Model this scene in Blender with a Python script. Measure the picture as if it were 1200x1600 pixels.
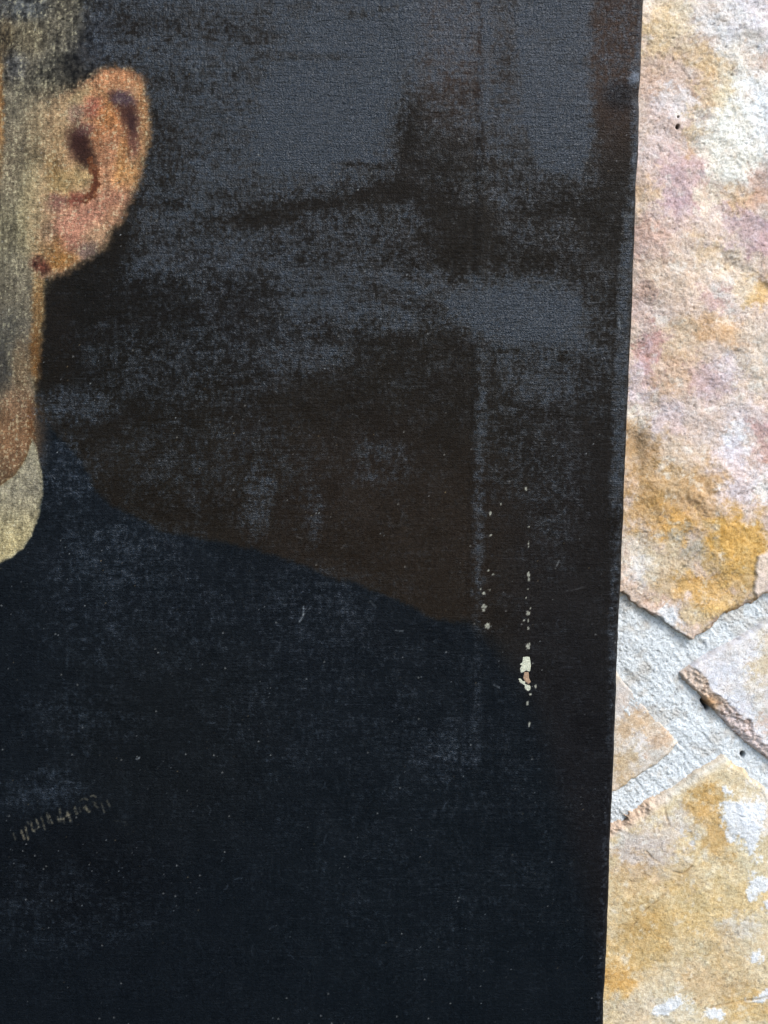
import bpy, math, random
import numpy as np

# ------------------------------------------------------------------ scene, camera, light
for o in list(bpy.data.objects):
    bpy.data.objects.remove(o)
scene = bpy.context.scene
col = scene.collection
PX = 0.0002                      # one photograph pixel on the canvas plane, in metres
F = 1500.0                       # focal length in photograph pixels (1200 x 1600 frame)
D = F * PX                       # camera distance along its axis to the canvas
PITCH = math.radians(6.4)        # the camera looks slightly down
CAM = np.array([0.0, -D * math.cos(PITCH), D * math.sin(PITCH)])
AX_R = np.array([1.0, 0.0, 0.0])
AX_U = np.array([0.0, math.sin(PITCH), math.cos(PITCH)])
AX_F = np.array([0.0, math.cos(PITCH), -math.sin(PITCH)])
BASE_Z = 1.3                     # height above the ground

cam_data = bpy.data.cameras.new('camera')
cam = bpy.data.objects.new('camera', cam_data)
col.objects.link(cam)
cam.location = (CAM[0], CAM[1], CAM[2] + BASE_Z)
cam.rotation_euler = (math.pi / 2 - PITCH, 0, 0)
cam_data.sensor_fit = 'VERTICAL'
cam_data.sensor_height = 36.0
cam_data.lens = F / 1600.0 * 36.0
cam_data.clip_start = 0.01
cam_data.clip_end = 100
scene.camera = cam

SUN_EL, SUN_AZ = math.radians(46), math.radians(38)   # azimuth: to the right of the wall's normal
world = bpy.data.worlds.new('World')
scene.world = world
world.use_nodes = True
wn, wl = world.node_tree.nodes, world.node_tree.links
bg = wn.get('Background') or wn.new('ShaderNodeBackground')
sky = wn.new('ShaderNodeTexSky')
sky.sky_type = 'NISHITA'
sky.sun_disc = False
sky.sun_elevation = SUN_EL
sky.sun_rotation = math.pi - SUN_AZ
sky.dust_density = 1.0
sky.air_density = 1.0
wl.new(sky.outputs[0], bg.inputs[0])
bg.inputs[1].default_value = 0.15

sun_data = bpy.data.lights.new('sun', 'SUN')
sun_data.energy = 1.5
sun_data.angle = math.radians(22)
sun_data.color = (1.0, 0.975, 0.94)
sun = bpy.data.objects.new('sun', sun_data)
col.objects.link(sun)
sd = np.array([math.sin(SUN_AZ) * math.cos(SUN_EL), -math.cos(SUN_AZ) * math.cos(SUN_EL), math.sin(SUN_EL)])
import mathutils
sun.rotation_euler = mathutils.Vector(sd).to_track_quat('Z', 'Y').to_euler()
sun.location = (0.6, -1.0, BASE_Z + 1.2)

scene.view_settings.view_transform = 'Standard'
scene.view_settings.look = 'None'
scene.view_settings.gamma = 1.0
scene.view_settings.exposure = 1.5
scene.cycles.max_bounces = 6

CANVAS_GAIN = 2.1
GAIN = 1.55                      # picture brightness of a white card, used to turn seen colours into base colours
rng = np.random.default_rng(7)


# ------------------------------------------------------------------ numpy helpers
def project(P):
    v = P - CAM
    zc = v @ AX_F
    return 600 + F * (v @ AX_R) / zc, 800 - F * (v @ AX_U) / zc


def unproject(px, py, Y):
    px, py = np.asarray(px, float), np.asarray(py, float)
    d = AX_F + ((px - 600) / F)[..., None] * AX_R + ((800 - py) / F)[..., None] * AX_U
    t = (Y - CAM[1]) / d[..., 1]
    return CAM + d * t[..., None]


def _hash(ix, iy, seed):
    h = (ix.astype(np.uint32) * np.uint32(374761393) + iy.astype(np.uint32) * np.uint32(668265263)
         + np.uint32((seed * 2246822519 + 3266489917) % 4294967296))
    h = (h ^ (h >> np.uint32(13))) * np.uint32(1274126177)
    h = h ^ (h >> np.uint32(16))
    h = h * np.uint32(2654435761)
    h = h ^ (h >> np.uint32(15))
    return h.astype(np.float32) * np.float32(1 / 4294967296.0)


def vnoise(x, y, seed=0):
    """value noise, 0..1"""
    fx, fy = np.floor(x), np.floor(y)
    ix, iy = fx.astype(np.int64), fy.astype(np.int64)
    tx, ty = (x - fx).astype(np.float32), (y - fy).astype(np.float32)
    tx = tx * tx * tx * (tx * (tx * 6 - 15) + 10)
    ty = ty * ty * ty * (ty * (ty * 6 - 15) + 10)
    a, b = _hash(ix, iy, seed), _hash(ix + 1, iy, seed)
    c, d = _hash(ix, iy + 1, seed), _hash(ix + 1, iy + 1, seed)
    return (a + (b - a) * tx) * (1 - ty) + (c + (d - c) * tx) * ty


def fbm(x, y, seed=0, octaves=4, gain=0.5, lac=2.03):
    """about -1..1"""
    s, a, n = 0.0, 1.0, 0.0
    for k in range(octaves):
        cs, sn = math.cos(0.6 * k), math.sin(0.6 * k)
        s = s + a * (vnoise(x * cs - y * sn + 17.3 * k, x * sn + y * cs - 9.1 * k, seed + k) * 2 - 1)
        n += a
        a *= gain
        x, y = x * lac, y * lac
    return s / n * 1.6


def afbm(x, y, seed=0, octaves=3, gain=0.55):
    """like fbm but keeps its axes, for thread-aligned grain"""
    s, a, n = 0.0, 1.0, 0.0
    for k in range(octaves):
        s = s + a * (vnoise(x + 31.7 * k, y - 13.9 * k, seed + k) * 2 - 1)
        n += a
        a *= gain
        x, y = x * 2.1, y * 2.1
    return s / n * 1.6


def sstep(a, b, x):
    t = np.clip((x - a) / (b - a), 0, 1)
    return t * t * (3 - 2 * t)


def poly_sdf(px, py, pts):
    """signed distance, positive inside"""
    d2 = np.full(px.shape, 1e12)
    inside = np.zeros(px.shape, bool)
    n = len(pts)
    for i in range(n):
        x0, y0 = pts[i]
        x1, y1 = pts[(i + 1) % n]
        ex, ey = x1 - x0, y1 - y0
        wx, wy = px - x0, py - y0
        t = np.clip((wx * ex + wy * ey) / (ex * ex + ey * ey + 1e-9), 0, 1)
        d2 = np.minimum(d2, (wx - ex * t) ** 2 + (wy - ey * t) ** 2)
        if y0 != y1:
            c = ((y0 <= py) != (y1 <= py)) & (px < ex * (py - y0) / (y1 - y0) + x0)
            inside ^= c
    d = np.sqrt(d2)
    return np.where(inside, d, -d)


def in_box(px, py, x0, y0, x1, y1):
    return np.nonzero((px > x0) & (px < x1) & (py > y0) & (py < y1))


def paint_poly(px, py, rgb, pts, colour, soft=6.0, strength=1.0, wob=None):
    xs, ys = [p[0] for p in pts], [p[1] for p in pts]
    m = in_box(px, py, min(xs) - 3 * soft - 20, min(ys) - 3 * soft - 20, max(xs) + 3 * soft + 20, max(ys) + 3 * soft + 20)
    if not len(m[0]):
        return
    d = poly_sdf(px[m], py[m], pts)
    if wob is not None:
        d = d + wob[m]
    w = sstep(-soft, soft, d) * strength
    rgb[m] = rgb[m] * (1 - w[:, None]) + np.array(colour, float) * w[:, None]


def paint_blob(px, py, rgb, cx, cy, rx, ry, colour, strength=1.0, ang=0.0, soft=0.6, wob=None):
    R = max(rx, ry) * 2.2
    m = in_box(px, py, cx - R, cy - R, cx + R, cy + R)
    if not len(m[0]):
        return
    dx, dy = px[m] - cx, py[m] - cy
    c, s = math.cos(math.radians(ang)), math.sin(math.radians(ang))
    d = np.sqrt(((dx * c + dy * s) / rx) ** 2 + ((-dx * s + dy * c) / ry) ** 2)
    if wob is not None:
        d = d + wob[m]
    w = (1 - sstep(1 - soft, 1 + soft, d)) * strength
    rgb[m] = rgb[m] * (1 - w[:, None]) + np.array(colour, float) * w[:, None]


def paint_line(px, py, rgb, pts, width, colour, strength=1.0, rag=None):
    xs, ys = [p[0] for p in pts], [p[1] for p in pts]
    m = in_box(px, py, min(xs) - 8, min(ys) - 8, max(xs) + 8, max(ys) + 8)
    if not len(m[0]):
        return
    x, y = px[m], py[m]
    d = np.full(x.shape, 1e9)
    for (x0, y0), (x1, y1) in zip(pts[:-1], pts[1:]):
        ex, ey = x1 - x0, y1 - y0
        t = np.clip(((x - x0) * ex + (y - y0) * ey) / (ex * ex + ey * ey + 1e-9), 0, 1)
        d = np.minimum(d, np.hypot(x - x0 - ex * t, y - y0 - ey * t))
    w = (1 - sstep(width * 0.35, width * 0.35 + 1.6, d)) * strength
    if rag is not None:
        w = w * rag[m]
    rgb[m] = rgb[m] * (1 - w[:, None]) + np.array(colour, float) * w[:, None]


def to_lin(c):
    c = np.clip(np.asarray(c, float) / 255.0, 0, 1)
    return np.where(c <= 0.04045, c / 12.92, ((c + 0.055) / 1.055) ** 2.4)


def spaced(lo, dense_lo, dense_hi, hi, step, coarse):
    """grid lines: coarse outside, fine between dense_lo and dense_hi"""
    parts = []
    if dense_lo > lo:
        parts.append(np.linspace(lo, dense_lo, max(2, int((dense_lo - lo) / coarse) + 1))[:-1])
    parts.append(np.linspace(dense_lo, dense_hi, int((dense_hi - dense_lo) / step) + 1))
    if hi > dense_hi:
        parts.append(np.linspace(dense_hi, hi, max(2, int((hi - dense_hi) / coarse) + 1))[1:])
    return np.concatenate(parts)


def link(name, me, mats, parent):
    o = bpy.data.objects.new(name, me)
    for m in mats:
        me.materials.append(m)
    col.objects.link(o)
    if parent is not None:
        o.parent = parent
    return o


def raw_mesh(name, V, Q):
    me = bpy.data.meshes.new(name)
    me.vertices.add(len(V))
    me.vertices.foreach_set('co', np.ascontiguousarray(V, np.float32).ravel())
    me.loops.add(Q.size)
    me.loops.foreach_set('vertex_index', np.ascontiguousarray(Q, np.int32).ravel())
    me.polygons.add(len(Q))
    me.polygons.foreach_set('loop_start', np.arange(0, Q.size, 4, dtype=np.int32))
    me.polygons.foreach_set('use_smooth', np.ones(len(Q), bool))
    me.update(calc_edges=True)
    return me


def grid_quads(ny, nx, keep=None):
    idx = np.arange(ny * nx).reshape(ny, nx)
    q = np.stack([idx[:-1, :-1], idx[:-1, 1:], idx[1:, 1:], idx[1:, :-1]], -1)
    if keep is not None:
        k = keep[:-1, :-1] | keep[:-1, 1:] | keep[1:, 1:] | keep[1:, :-1]
        return q[k]
    return q.reshape(-1, 4)


def compact(V, Q):
    used = np.unique(Q)
    remap = np.full(len(V), -1, np.int64)
    remap[used] = np.arange(len(used))
    return used, remap[Q]


def set_col(me, name, rgb):
    a = me.color_attributes.new(name, 'FLOAT_COLOR', 'POINT')
    c = np.ones((len(rgb), 4), np.float32)
    c[:, :3] = rgb
    a.data.foreach_set('color', c.ravel())


def set_float(me, name, v):
    a = me.attributes.new(name, 'FLOAT', 'POINT')
    a.data.foreach_set('value', np.ascontiguousarray(v, np.float32))


# ------------------------------------------------------------------ materials
class NT:
    def __init__(self, name):
        self.m = bpy.data.materials.new(name)
        self.m.use_nodes = True
        self.t = self.m.node_tree
        self.b = self.t.nodes.get('Principled BSDF')

    def n(self, kind, **kw):
        n = self.t.nodes.new(kind)
        for k, v in kw.items():
            if isinstance(k, str) and hasattr(n, k):
                setattr(n, k, v)
        return n

    def l(self, a, b):
        self.t.links.new(a, b)

    def math(self, op, a, b=None, clamp=False):
        n = self.n('ShaderNodeMath', operation=op)
        n.use_clamp = clamp
        for i, v in enumerate((a, b)):
            if v is None:
                continue
            if isinstance(v, (int, float)):
                n.inputs[i].default_value = v
            else:
                self.l(v, n.inputs[i])
        return n.outputs[0]

    def attr(self, name):
        return self.n('ShaderNodeAttribute', attribute_name=name)

    def coords(self, sx, sy, sz):
        tc = self.n('ShaderNodeTexCoord')
        mp = self.n('ShaderNodeMapping')
        mp.inputs['Scale'].default_value = (sx, sy, sz)
        self.l(tc.outputs['Object'], mp.inputs['Vector'])
        return mp.outputs[0]

    def noise(self, vec, scale, detail=3, rough=0.6):
        n = self.n('ShaderNodeTexNoise')
        self.l(vec, n.inputs['Vector'])
        n.inputs['Scale'].default_value = scale
        n.inputs['Detail'].default_value = detail
        n.inputs['Roughness'].default_value = rough
        return n.outputs['Fac']

    def maprange(self, v, a, b, c, d):
        n = self.n('ShaderNodeMapRange')
        self.l(v, n.inputs[0])
        for i, x in enumerate((a, b, c, d)):
            n.inputs[i + 1].default_value = x
        return n.outputs[0]

    def mixcol(self, fac, a, b, blend='MIX'):
        n = self.n('ShaderNodeMix', data_type='RGBA', blend_type=blend)
        for sock, v in ((n.inputs[0], fac), (n.inputs[6], a), (n.inputs[7], b)):
            if isinstance(v, (int, float)):
                sock.default_value = v
            elif isinstance(v, tuple):
                sock.default_value = v
            else:
                self.l(v, sock)
        return n.outputs[2]


def canvas_material():
    k = NT('oil_paint_on_canvas')
    colr, bloom_sheen, relief = k.attr('Col').outputs['Color'], k.attr('Bloom').outputs['Fac'], k.attr('Relief').outputs['Fac']
    vec = k.coords(1, 1, 1)
    # grain of the paint across the threads
    g1 = k.noise(k.coords(1, 1, 0.45), 2600, 2)
    g2 = k.noise(k.coords(0.4, 1, 1), 2900, 2)
    gm = k.math('MULTIPLY', g1, g2)
    grain = k.maprange(gm, 0.10, 0.42, 0.55, 1.45)
    base = k.mixcol(1.0, colr, grain, 'MULTIPLY')
    k.l(base, k.b.inputs['Base Color'])
    # varnish: patchy; where bloom and sky sheen are painted it scatters, elsewhere it is saturated and nearly without sheen
    bl = k.math('MULTIPLY', bloom_sheen, k.maprange(gm, 0.10, 0.40, 0.70, 1.30), True)
    k.l(k.maprange(bl, 0, 1, 0.045, 0.33), k.b.inputs['Specular IOR Level'])
    k.l(k.maprange(bl, 0, 1, 0.36, 0.33), k.b.inputs['Roughness'])
    # weave: warp and weft crossing over and under, unevenly spun
    warp = k.noise(k.coords(1, 1, 0.16), 1500, 2, 0.5)
    weft = k.noise(k.coords(0.11, 1, 1), 1500, 2, 0.5)
    fine = k.noise(vec, 2100, 2, 0.7)
    slub = k.noise(k.coords(0.10, 1, 1), 700, 2)
    h = k.math('ADD', k.math('MULTIPLY', k.math('ADD', warp, k.math('MULTIPLY', weft, 1.25)), 0.95), k.math('ADD', k.math('MULTIPLY', k.math('POWER', fine, 3.0), 3.2), k.math('MULTIPLY', slub, 1.0)))
    bump = k.n('ShaderNodeBump')
    bump.inputs['Distance'].default_value = 0.00026
    k.l(h, bump.inputs['Height'])
    k.l(relief, bump.inputs['Strength'])
    k.l(bump.outputs[0], k.b.inputs['Normal'])
    return k.m


def stone_material(name, fine_scale, fine_amp, bump_d, rough=0.88):
    k = NT(name)
    colr = k.attr('Col').outputs['Color']
    vec = k.coords(1, 1, 1)
    f1 = k.noise(vec, fine_scale, 4, 0.65)
    f2 = k.noise(vec, fine_scale * 0.32, 4, 0.6)
    s = k.math('ADD', k.math('MULTIPLY', f1, 0.6), k.math('MULTIPLY', f2, 0.4))
    base = k.mixcol(1.0, colr, k.maprange(s, 0.3, 0.7, 1 - fine_amp, 1 + fine_amp), 'MULTIPLY')
    k.l(base, k.b.inputs['Base Color'])
    k.b.inputs['Roughness'].default_value = rough
    k.b.inputs['Specular IOR Level'].default_value = 0.3
    bump = k.n('ShaderNodeBump')
    bump.inputs['Distance'].default_value = bump_d
    bump.inputs['Strength'].default_value = 0.9
    k.l(s, bump.inputs['Height'])
    k.l(bump.outputs[0], k.b.inputs['Normal'])
    return k.m


def plain_material(name, rgb, rough=0.8, grain=200):
    k = NT(name)
    f = k.noise(k.coords(1, 1, 1), grain, 4)
    base = k.mixcol(1.0, (*rgb, 1), k.maprange(f, 0.3, 0.7, 0.75, 1.25), 'MULTIPLY')
    k.l(base, k.b.inputs['Base Color'])
    k.b.inputs['Roughness'].default_value = rough
    bump = k.n('ShaderNodeBump')
    bump.inputs['Distance'].default_value = 0.0003
    k.l(f, bump.inputs['Height'])
    k.l(bump.outputs[0], k.b.inputs['Normal'])
    return k.m


M_CANVAS = canvas_material()
M_STONE = stone_material('sandstone', 2000, 0.30, 0.0005)
M_MORTAR = stone_material('sandy_mortar', 1600, 0.20, 0.0008)
M_WOOD = plain_material('pine_wood', (0.35, 0.22, 0.11))
M_GROUND = plain_material('white_ground', (0.36, 0.36, 0.27), 0.9, 1800)
M_LINEN = plain_material('bare_linen', (0.24, 0.15, 0.09), 0.9, 1800)


# ------------------------------------------------------------------ the stone wall
WALL_Y = 0.022                   # plane of the stone faces; the canvas front is at 0


def empty(name, loc, label, cat):
    e = bpy.data.objects.new(name, None)
    e.empty_display_size = 0.05
    e.location = loc
    e['label'] = label
    e['category'] = cat
    col.objects.link(e)
    return e


wall = empty('stone_wall', (0, WALL_Y, BASE_Z), 'rustic wall of yellow and pink rough stones in pale grey mortar behind the canvas', 'wall')
wall['kind'] = 'thing'
WPX = (D + WALL_Y) / F           # size of one photograph pixel on the wall


def wall_grid(x0, y0, x1, y1, step, dense=(925, -40, 1240, 1640), coarse=9.0):
    """regular grid on the wall given by a box in photograph pixels; returns world points and their pixel positions"""
    c = unproject(np.array([x0, x1, x0, x1], float), np.array([y0, y0, y1, y1], float), WALL_Y)
    dc = unproject(np.array([dense[0], dense[2], dense[0], dense[2]], float), np.array([dense[1], dense[1], dense[3], dense[3]], float), WALL_Y)
    X0, X1, Z0, Z1 = c[:, 0].min(), c[:, 0].max(), c[:, 2].min(), c[:, 2].max()
    a, b = max(X0, dc[:, 0].min()), min(X1, dc[:, 0].max())
    e, f = max(Z0, dc[:, 2].min()), min(Z1, dc[:, 2].max())
    if a >= b or e >= f:
        xs = np.arange(X0, X1, coarse * WPX)
        zs = np.arange(Z0, Z1, coarse * WPX)
    else:
        xs = spaced(X0, a, b, X1, step * WPX, coarse * WPX)
        zs = spaced(Z0, e, f, Z1, step * WPX, coarse * WPX)
    X, Z = np.meshgrid(xs, zs)
    P = np.stack([X, np.full(X.shape, WALL_Y), Z], -1)
    px, py = project(P)
    return P, px, py


def build_stone(name, poly, base, blobs, seed, face=0.0, bevel=10.0, drop=34.0, rough=1.0, warp=5.0,
                step=1.35, extra=None, label=None, wvar=None):
    xs, ys = [p[0] for p in poly], [p[1] for p in poly]
    P, px, py = wall_grid(min(xs) - 14, min(ys) - 14, max(xs) + 14, max(ys) + 14, step)
    wx = fbm(px / 26, py / 26, seed + 3, 4) * warp
    sdf = poly_sdf(px, py, poly) + wx + fbm(px / 7, py / 7, seed + 5, 3) * warp * 0.35
    m4 = fbm(px / 3.6, py / 3.6, seed + 16, 2)
    # face relief
    h = (fbm(px / 130, py / 130, seed + 11, 3) * 6.0 + fbm(px / 38, py / 38, seed + 12, 4, 0.55) * 2.0
         + fbm(px / 9, py / 9, seed + 13, 4, 0.6) * 0.45 * rough + m4 * 0.34 * rough)
    crease = np.clip(1 - np.abs(fbm(px / 16, py / 13, seed + 14, 3, 0.6)) * 7, 0, 1) * sstep(-0.1, 0.6, fbm(px / 30, py / 30, seed + 15, 3))
    h = h - crease * 0.8 * rough
    # flaking: shallow terraces along bedding layers
    lay = fbm(px / 70 + 3, py / 46, seed + 17, 4) * 2.2 + fbm(px / 12, py / 12, seed + 18, 3) * 0.25
    h = h + (np.floor(lay * 2) / 2 + sstep(0.82, 1.0, (lay * 2) % 1.0) * 0.5) * 0.8 * rough
    bw = np.full(px.shape, float(bevel))
    if wvar is not None:
        bw = wvar(px, py, bw)
    edge = np.clip(sdf / bw, -1.0, 1)
    prof = np.where(edge > 0, np.sqrt(np.clip(1 - (1 - edge) ** 2, 0, 1)), edge * 1.5)
    rgb = np.empty(px.shape + (3,))
    rgb[:] = np.array(base, float)
    wob = fbm(px / 30, py / 30, seed + 21, 4, 0.6) * 0.42
    sx = px + fbm(px / 16, py / 16, seed + 26, 5, 0.68) * 20 + fbm(px / 3, py / 3, seed + 28, 2) * 4
    sy = py + fbm(px / 16, py / 16, seed + 27, 5, 0.68) * 20 + fbm(px / 3, py / 3, seed + 29, 2) * 4
    # mottling
    m1 = fbm(px / 46, py / 40, seed + 23, 5, 0.6)
    m2 = fbm(px / 11, py / 11, seed + 24, 4, 0.62)
    for (cx, cy, rx, ry, ang, c, st) in blobs:
        if cy < 680 and c[0] - c[2] > 85:
            st *= 0.62
        if c[2] > c[1]:
            st *= 0.72
        paint_blob(sx, sy, rgb, cx, cy, rx, ry, c, st, ang, 0.5, wob)
    m3 = fbm(px / 4.4, py / 4.4, seed + 30, 3, 0.75)
    g = rgb.mean(-1, keepdims=True)
    rgb = g + (rgb - g) * 0.80 + np.array([4, 3, 3.])
    warm = np.clip(m1 * 0.5 + m2 * 0.35, -1, 1)
    rgb[..., 0] += warm * 6 + m2 * 7 + m3 * 12
    rgb[..., 1] += -warm * 4 + m2 * 8 + m3 * 15
    rgb[..., 2] += -warm * 14 + m2 * 10 + m3 * 18
    pale = sstep(0.45, 0.95, fbm(px / 20, py / 20, seed + 25, 5, 0.62))
    rgb += (np.array([232, 228, 218.]) - rgb) * (pale * 0.5)[..., None]
    pit = sstep(0.72, 1.15, fbm(px / 3.4, py / 3.0, seed + 31, 2) + 0.25 * fbm(px / 22, py / 22, seed + 32, 3))
    h = h - pit * 0.8
    rgb = rgb * (1 - 0.17 * pit)[..., None]
    if extra is not None:
        h, rgb = extra(px, py, h, rgb, sdf)
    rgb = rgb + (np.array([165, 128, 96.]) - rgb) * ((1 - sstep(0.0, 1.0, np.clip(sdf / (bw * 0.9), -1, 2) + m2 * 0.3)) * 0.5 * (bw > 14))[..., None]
    hh = (face + h) * 1.0 - (1 - prof) * drop
    P[..., 1] -= hh * WPX
    Q = grid_quads(*px.shape, keep=sdf > -12)
    V = P.reshape(-1, 3)
    used, Q = compact(V, Q)
    org = V[used].mean(0)
    me = raw_mesh(name, V[used] - org, Q)
    set_col(me, 'Col', to_lin(rgb.reshape(-1, 3)[used]) / GAIN)
    o = link(name, me, [M_STONE], wall)
    o.location = org - np.array([0, WALL_Y, 0])
    if label:
        o['label'] = label
    return o


# --- the large upper stone
S1 = [(640, -330), (1290, -360), (1345, 200), (1320, 700), (1262, 905), (1178, 945), (1130, 966), (1104, 990), (1080, 1001), (1056, 991),
      (1030, 971), (1003, 950), (975, 932), (820, 880), (700, 620)]
S1_BLOBS = [
    (1100, -40, 150, 90, 0, (226, 220, 212), .8), (1040, 40, 46, 60, 15, (222, 200, 160), .8), (1022, 66, 22, 40, 10, (205, 165, 95), .55),
    (1110, 105, 46, 30, 25, (218, 172, 92), .85), (1150, 60, 50, 40, 0, (226, 222, 214), .8), (1190, 25, 40, 40, 0, (214, 208, 216), .8),
    (1040, 130, 34, 50, 0, (205, 172, 150), .75), (1090, 160, 26, 30, 0, (200, 160, 140), .5), (1058, 158, 27, 24, 0, (226, 219, 216), .95),
    (1150, 200, 58, 95, 10, (236, 232, 214), .95), (1190, 160, 30, 60, 0, (232, 230, 224), .8), (1112, 152, 30, 22, 0, (212, 170, 95), .6),
    (1085, 205, 12, 22, 15, (222, 180, 100), .5), (1074, 238, 12, 12, 0, (205, 150, 85), .7),
    (1030, 240, 36, 70, 0, (212, 188, 178), .8), (1063, 280, 34, 40, 30, (196, 160, 158), .75), (1055, 330, 26, 30, 20, (190, 152, 152), .8),
    (1010, 300, 18, 30, 0, (214, 172, 112), .7), (1150, 312, 42, 20, -8, (200, 156, 102), .9), (1188, 300, 20, 30, 10, (206, 160, 132), .7),
    (1112, 320, 26, 24, 0, (230, 222, 202), .6), (1160, 356, 50, 22, 40, (188, 154, 158), .85), (1195, 380, 20, 24, 20, (196, 158, 158), .7),
    (1090, 372, 70, 26, 25, (212, 192, 178), .6), (1130, 412, 60, 22, 38, (222, 180, 98), .55), (1185, 458, 34, 22, 20, (216, 164, 66), .85),
    (1010, 380, 40, 30, 0, (208, 164, 150), .55), (1060, 430, 60, 40, 0, (216, 190, 160), .5), (1140, 450, 36, 44, 30, (226, 212, 200), .6),
    (1004, 470, 20, 40, 0, (186, 146, 134), .5), (1118, 470, 22, 16, 40, (184, 144, 132), .7),
    (1060, 530, 45, 32, 0, (208, 170, 108), .6), (1118, 516, 40, 22, 15, (206, 154, 92), .85), (1020, 500, 30, 30, 0, (206, 178, 160), .5),
    (1012, 560, 20, 40, 15, (192, 140, 132), .8), (997, 600, 22, 40, 0, (218, 202, 212), .85), (1060, 585, 40, 30, 0, (202, 166, 132), .6),
    (1110, 592, 34, 34, 0, (192, 156, 162), .75), (1142, 570, 22, 28, 20, (226, 216, 218), .7), (1185, 560, 30, 60, 0, (220, 198, 164), .5),
    (1000, 648, 34, 16, 0, (226, 218, 196), .7), (1040, 650, 34, 26, 0, (206, 184, 190), .7), (1090, 650, 40, 30, 10, (206, 182, 168), .5),
    (1172, 655, 30, 36, 0, (220, 204, 206), .7), (1195, 690, 20, 34, 0, (192, 146, 136), .7), (1146, 688, 18, 22, 20, (234, 228, 220), .85),
    (1150, 740, 34, 56, -15, (216, 200, 206), .8), (1192, 745, 24, 26, 0, (226, 214, 214), .7), (1195, 762, 16, 16, 0, (238, 232, 218), .8),
    (1040, 720, 70, 40, 20, (206, 178, 140), .6), (1000, 700, 30, 36, 0, (176, 134, 82), .8), (1030, 760, 64, 34, 15, (190, 146, 84), .75),
    (1095, 780, 34, 46, -20, (196, 150, 92), .7), (1002, 800, 34, 36, 0, (198, 150, 78), .75), (1050, 825, 44, 26, 0, (214, 156, 66), .85),
    (1088, 858, 30, 30, 20, (176, 164, 138), .85), (1000, 860, 34, 34, 0, (216, 200, 172), .7), (1000, 895, 22, 20, 0, (214, 208, 206), .8),
    (1010, 925, 30, 18, 15, (206, 180, 158), .6), (1040, 905, 36, 36, 0, (206, 176, 122), .6), (1150, 856, 50, 50, 0, (208, 152, 52), .85),
    (1100, 925, 46, 22, 5, (212, 160, 76), .85), (1130, 950, 30, 24, -20, (214, 168, 84), .7), (1030, 955, 26, 10, 35, (200, 158, 128), .6),
    (1090, 970, 24, 24, 0, (212, 182, 124), .7), (1045, 968, 18, 14, 30, (224, 226, 226), .7), (1170, 915, 26, 30, 0, (200, 158, 84), .7),
    (1120, 885, 20, 20, 0, (204, 172, 112), .5)]


def s1_extra(px, py, h, rgb, sdf):
    # a scarp running down to the right, and a hollow lower on the face
    t = (py - 392) - (px - 1128) * 0.72 + fbm(px / 14, py / 14, 91, 3) * 4
    w = sstep(1110, 1140, px) * (1 - sstep(1330, 1380, px))
    h = h - sstep(-8, 8, t) * (1 - sstep(10, 80, t)) * 3.5 * w
    t2 = (px - 1098) * 0.85 + (py - 770) * 0.5 + fbm(px / 18, py / 18, 92, 3) * 10
    w2 = np.exp(-((px - 1100) / 60) ** 2 - ((py - 775) / 75) ** 2)
    h = h + (sstep(-26, 26, t2) - 0.5) * 10 * w2
    h = h - np.exp(-((px - 992) / 14) ** 2 - ((py - 695) / 24) ** 2) * 9
    t3 = (px - 1114) + fbm(px / 10, py / 10, 93, 3) * 5 - (py - 470) * 0.6
    h = h - sstep(-4, 4, t3) * (1 - sstep(4, 40, t3)) * 5 * np.exp(-((py - 472) / 22) ** 2)
    # a proud flake of paler stone at the right
    fl = poly_sdf(px, py, [(1182, 868), (1290, 840), (1290, 930), (1185, 940), (1176, 925), (1180, 900)]) + fbm(px / 10, py / 10, 94, 3) * 2.5
    f = sstep(-2.2, 2.2, fl)
    h = h + f * 4.5
    rgb = rgb + (np.array([222, 204, 190.]) - rgb) * (f * 0.85)[..., None]
    # two small black pits in the white patch
    for cx, cy, r in ((1057.5, 199, 3.6), (1059, 183, 1.8)):
        d = np.hypot((px - cx) / 0.75, py - cy)
        h = h - (1 - sstep(r * 0.5, r * 1.3, d)) * 12
        rgb = rgb + (np.array([70, 58, 46.]) - rgb) * (1 - sstep(r * 0.7, r * 1.3, d))[..., None]
    # a dab of mortar smeared on the lower edge
    m = sstep(-4, 5, 15 - np.hypot((px - 1042) / 1.0, (py - 962) / 1.1) + fbm(px / 6, py / 6, 95, 3) * 5)
    h = h + m * 1.5
    rgb = rgb + (np.array([222, 226, 228.]) - rgb) * (m * 0.8)[..., None]
    return h, rgb


def s1_bevel(px, py, bw):
    # sharp undercut lower-left edge, softer where the right-hand mortar laps it
    return np.where(px > 1085, 15.0, 5.0)


build_stone('stone', S1, (212, 186, 164), S1_BLOBS, 11, face=4, bevel=6, drop=30, warp=4.5, extra=s1_extra,
            wvar=s1_bevel, label='large upper stone mottled pink, white and ochre')

# --- white stone at the right
S2 = [(1061, 1052), (1075, 1043), (1098, 1028), (1140, 1005), (1200, 968), (1420, 850), (1600, 900), (1640, 1180), (1480, 1330), (1300, 1262),
      (1200, 1190), (1150, 1150), (1128, 1125), (1105, 1100), (1085, 1082), (1068, 1066)]
S2_BLOBS = [(1150, 1050, 90, 70, 0, (222, 218, 216), .9), (1110, 1058, 30, 22, 0, (214, 214, 220), .8), (1192, 1040, 22, 34, 20, (206, 182, 136), .8),
            (1196, 1000, 20, 18, 0, (212, 198, 170), .7), (1180, 1085, 30, 26, 0, (226, 220, 212), .6), (1140, 1100, 26, 22, 0, (210, 212, 218), .7),
            (1197, 1130, 12, 16, 0, (206, 160, 130), .6), (1165, 1140, 40, 12, 40, (226, 214, 216), .6), (1260, 1080, 60, 90, 0, (208, 190, 158), .7)]


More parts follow.
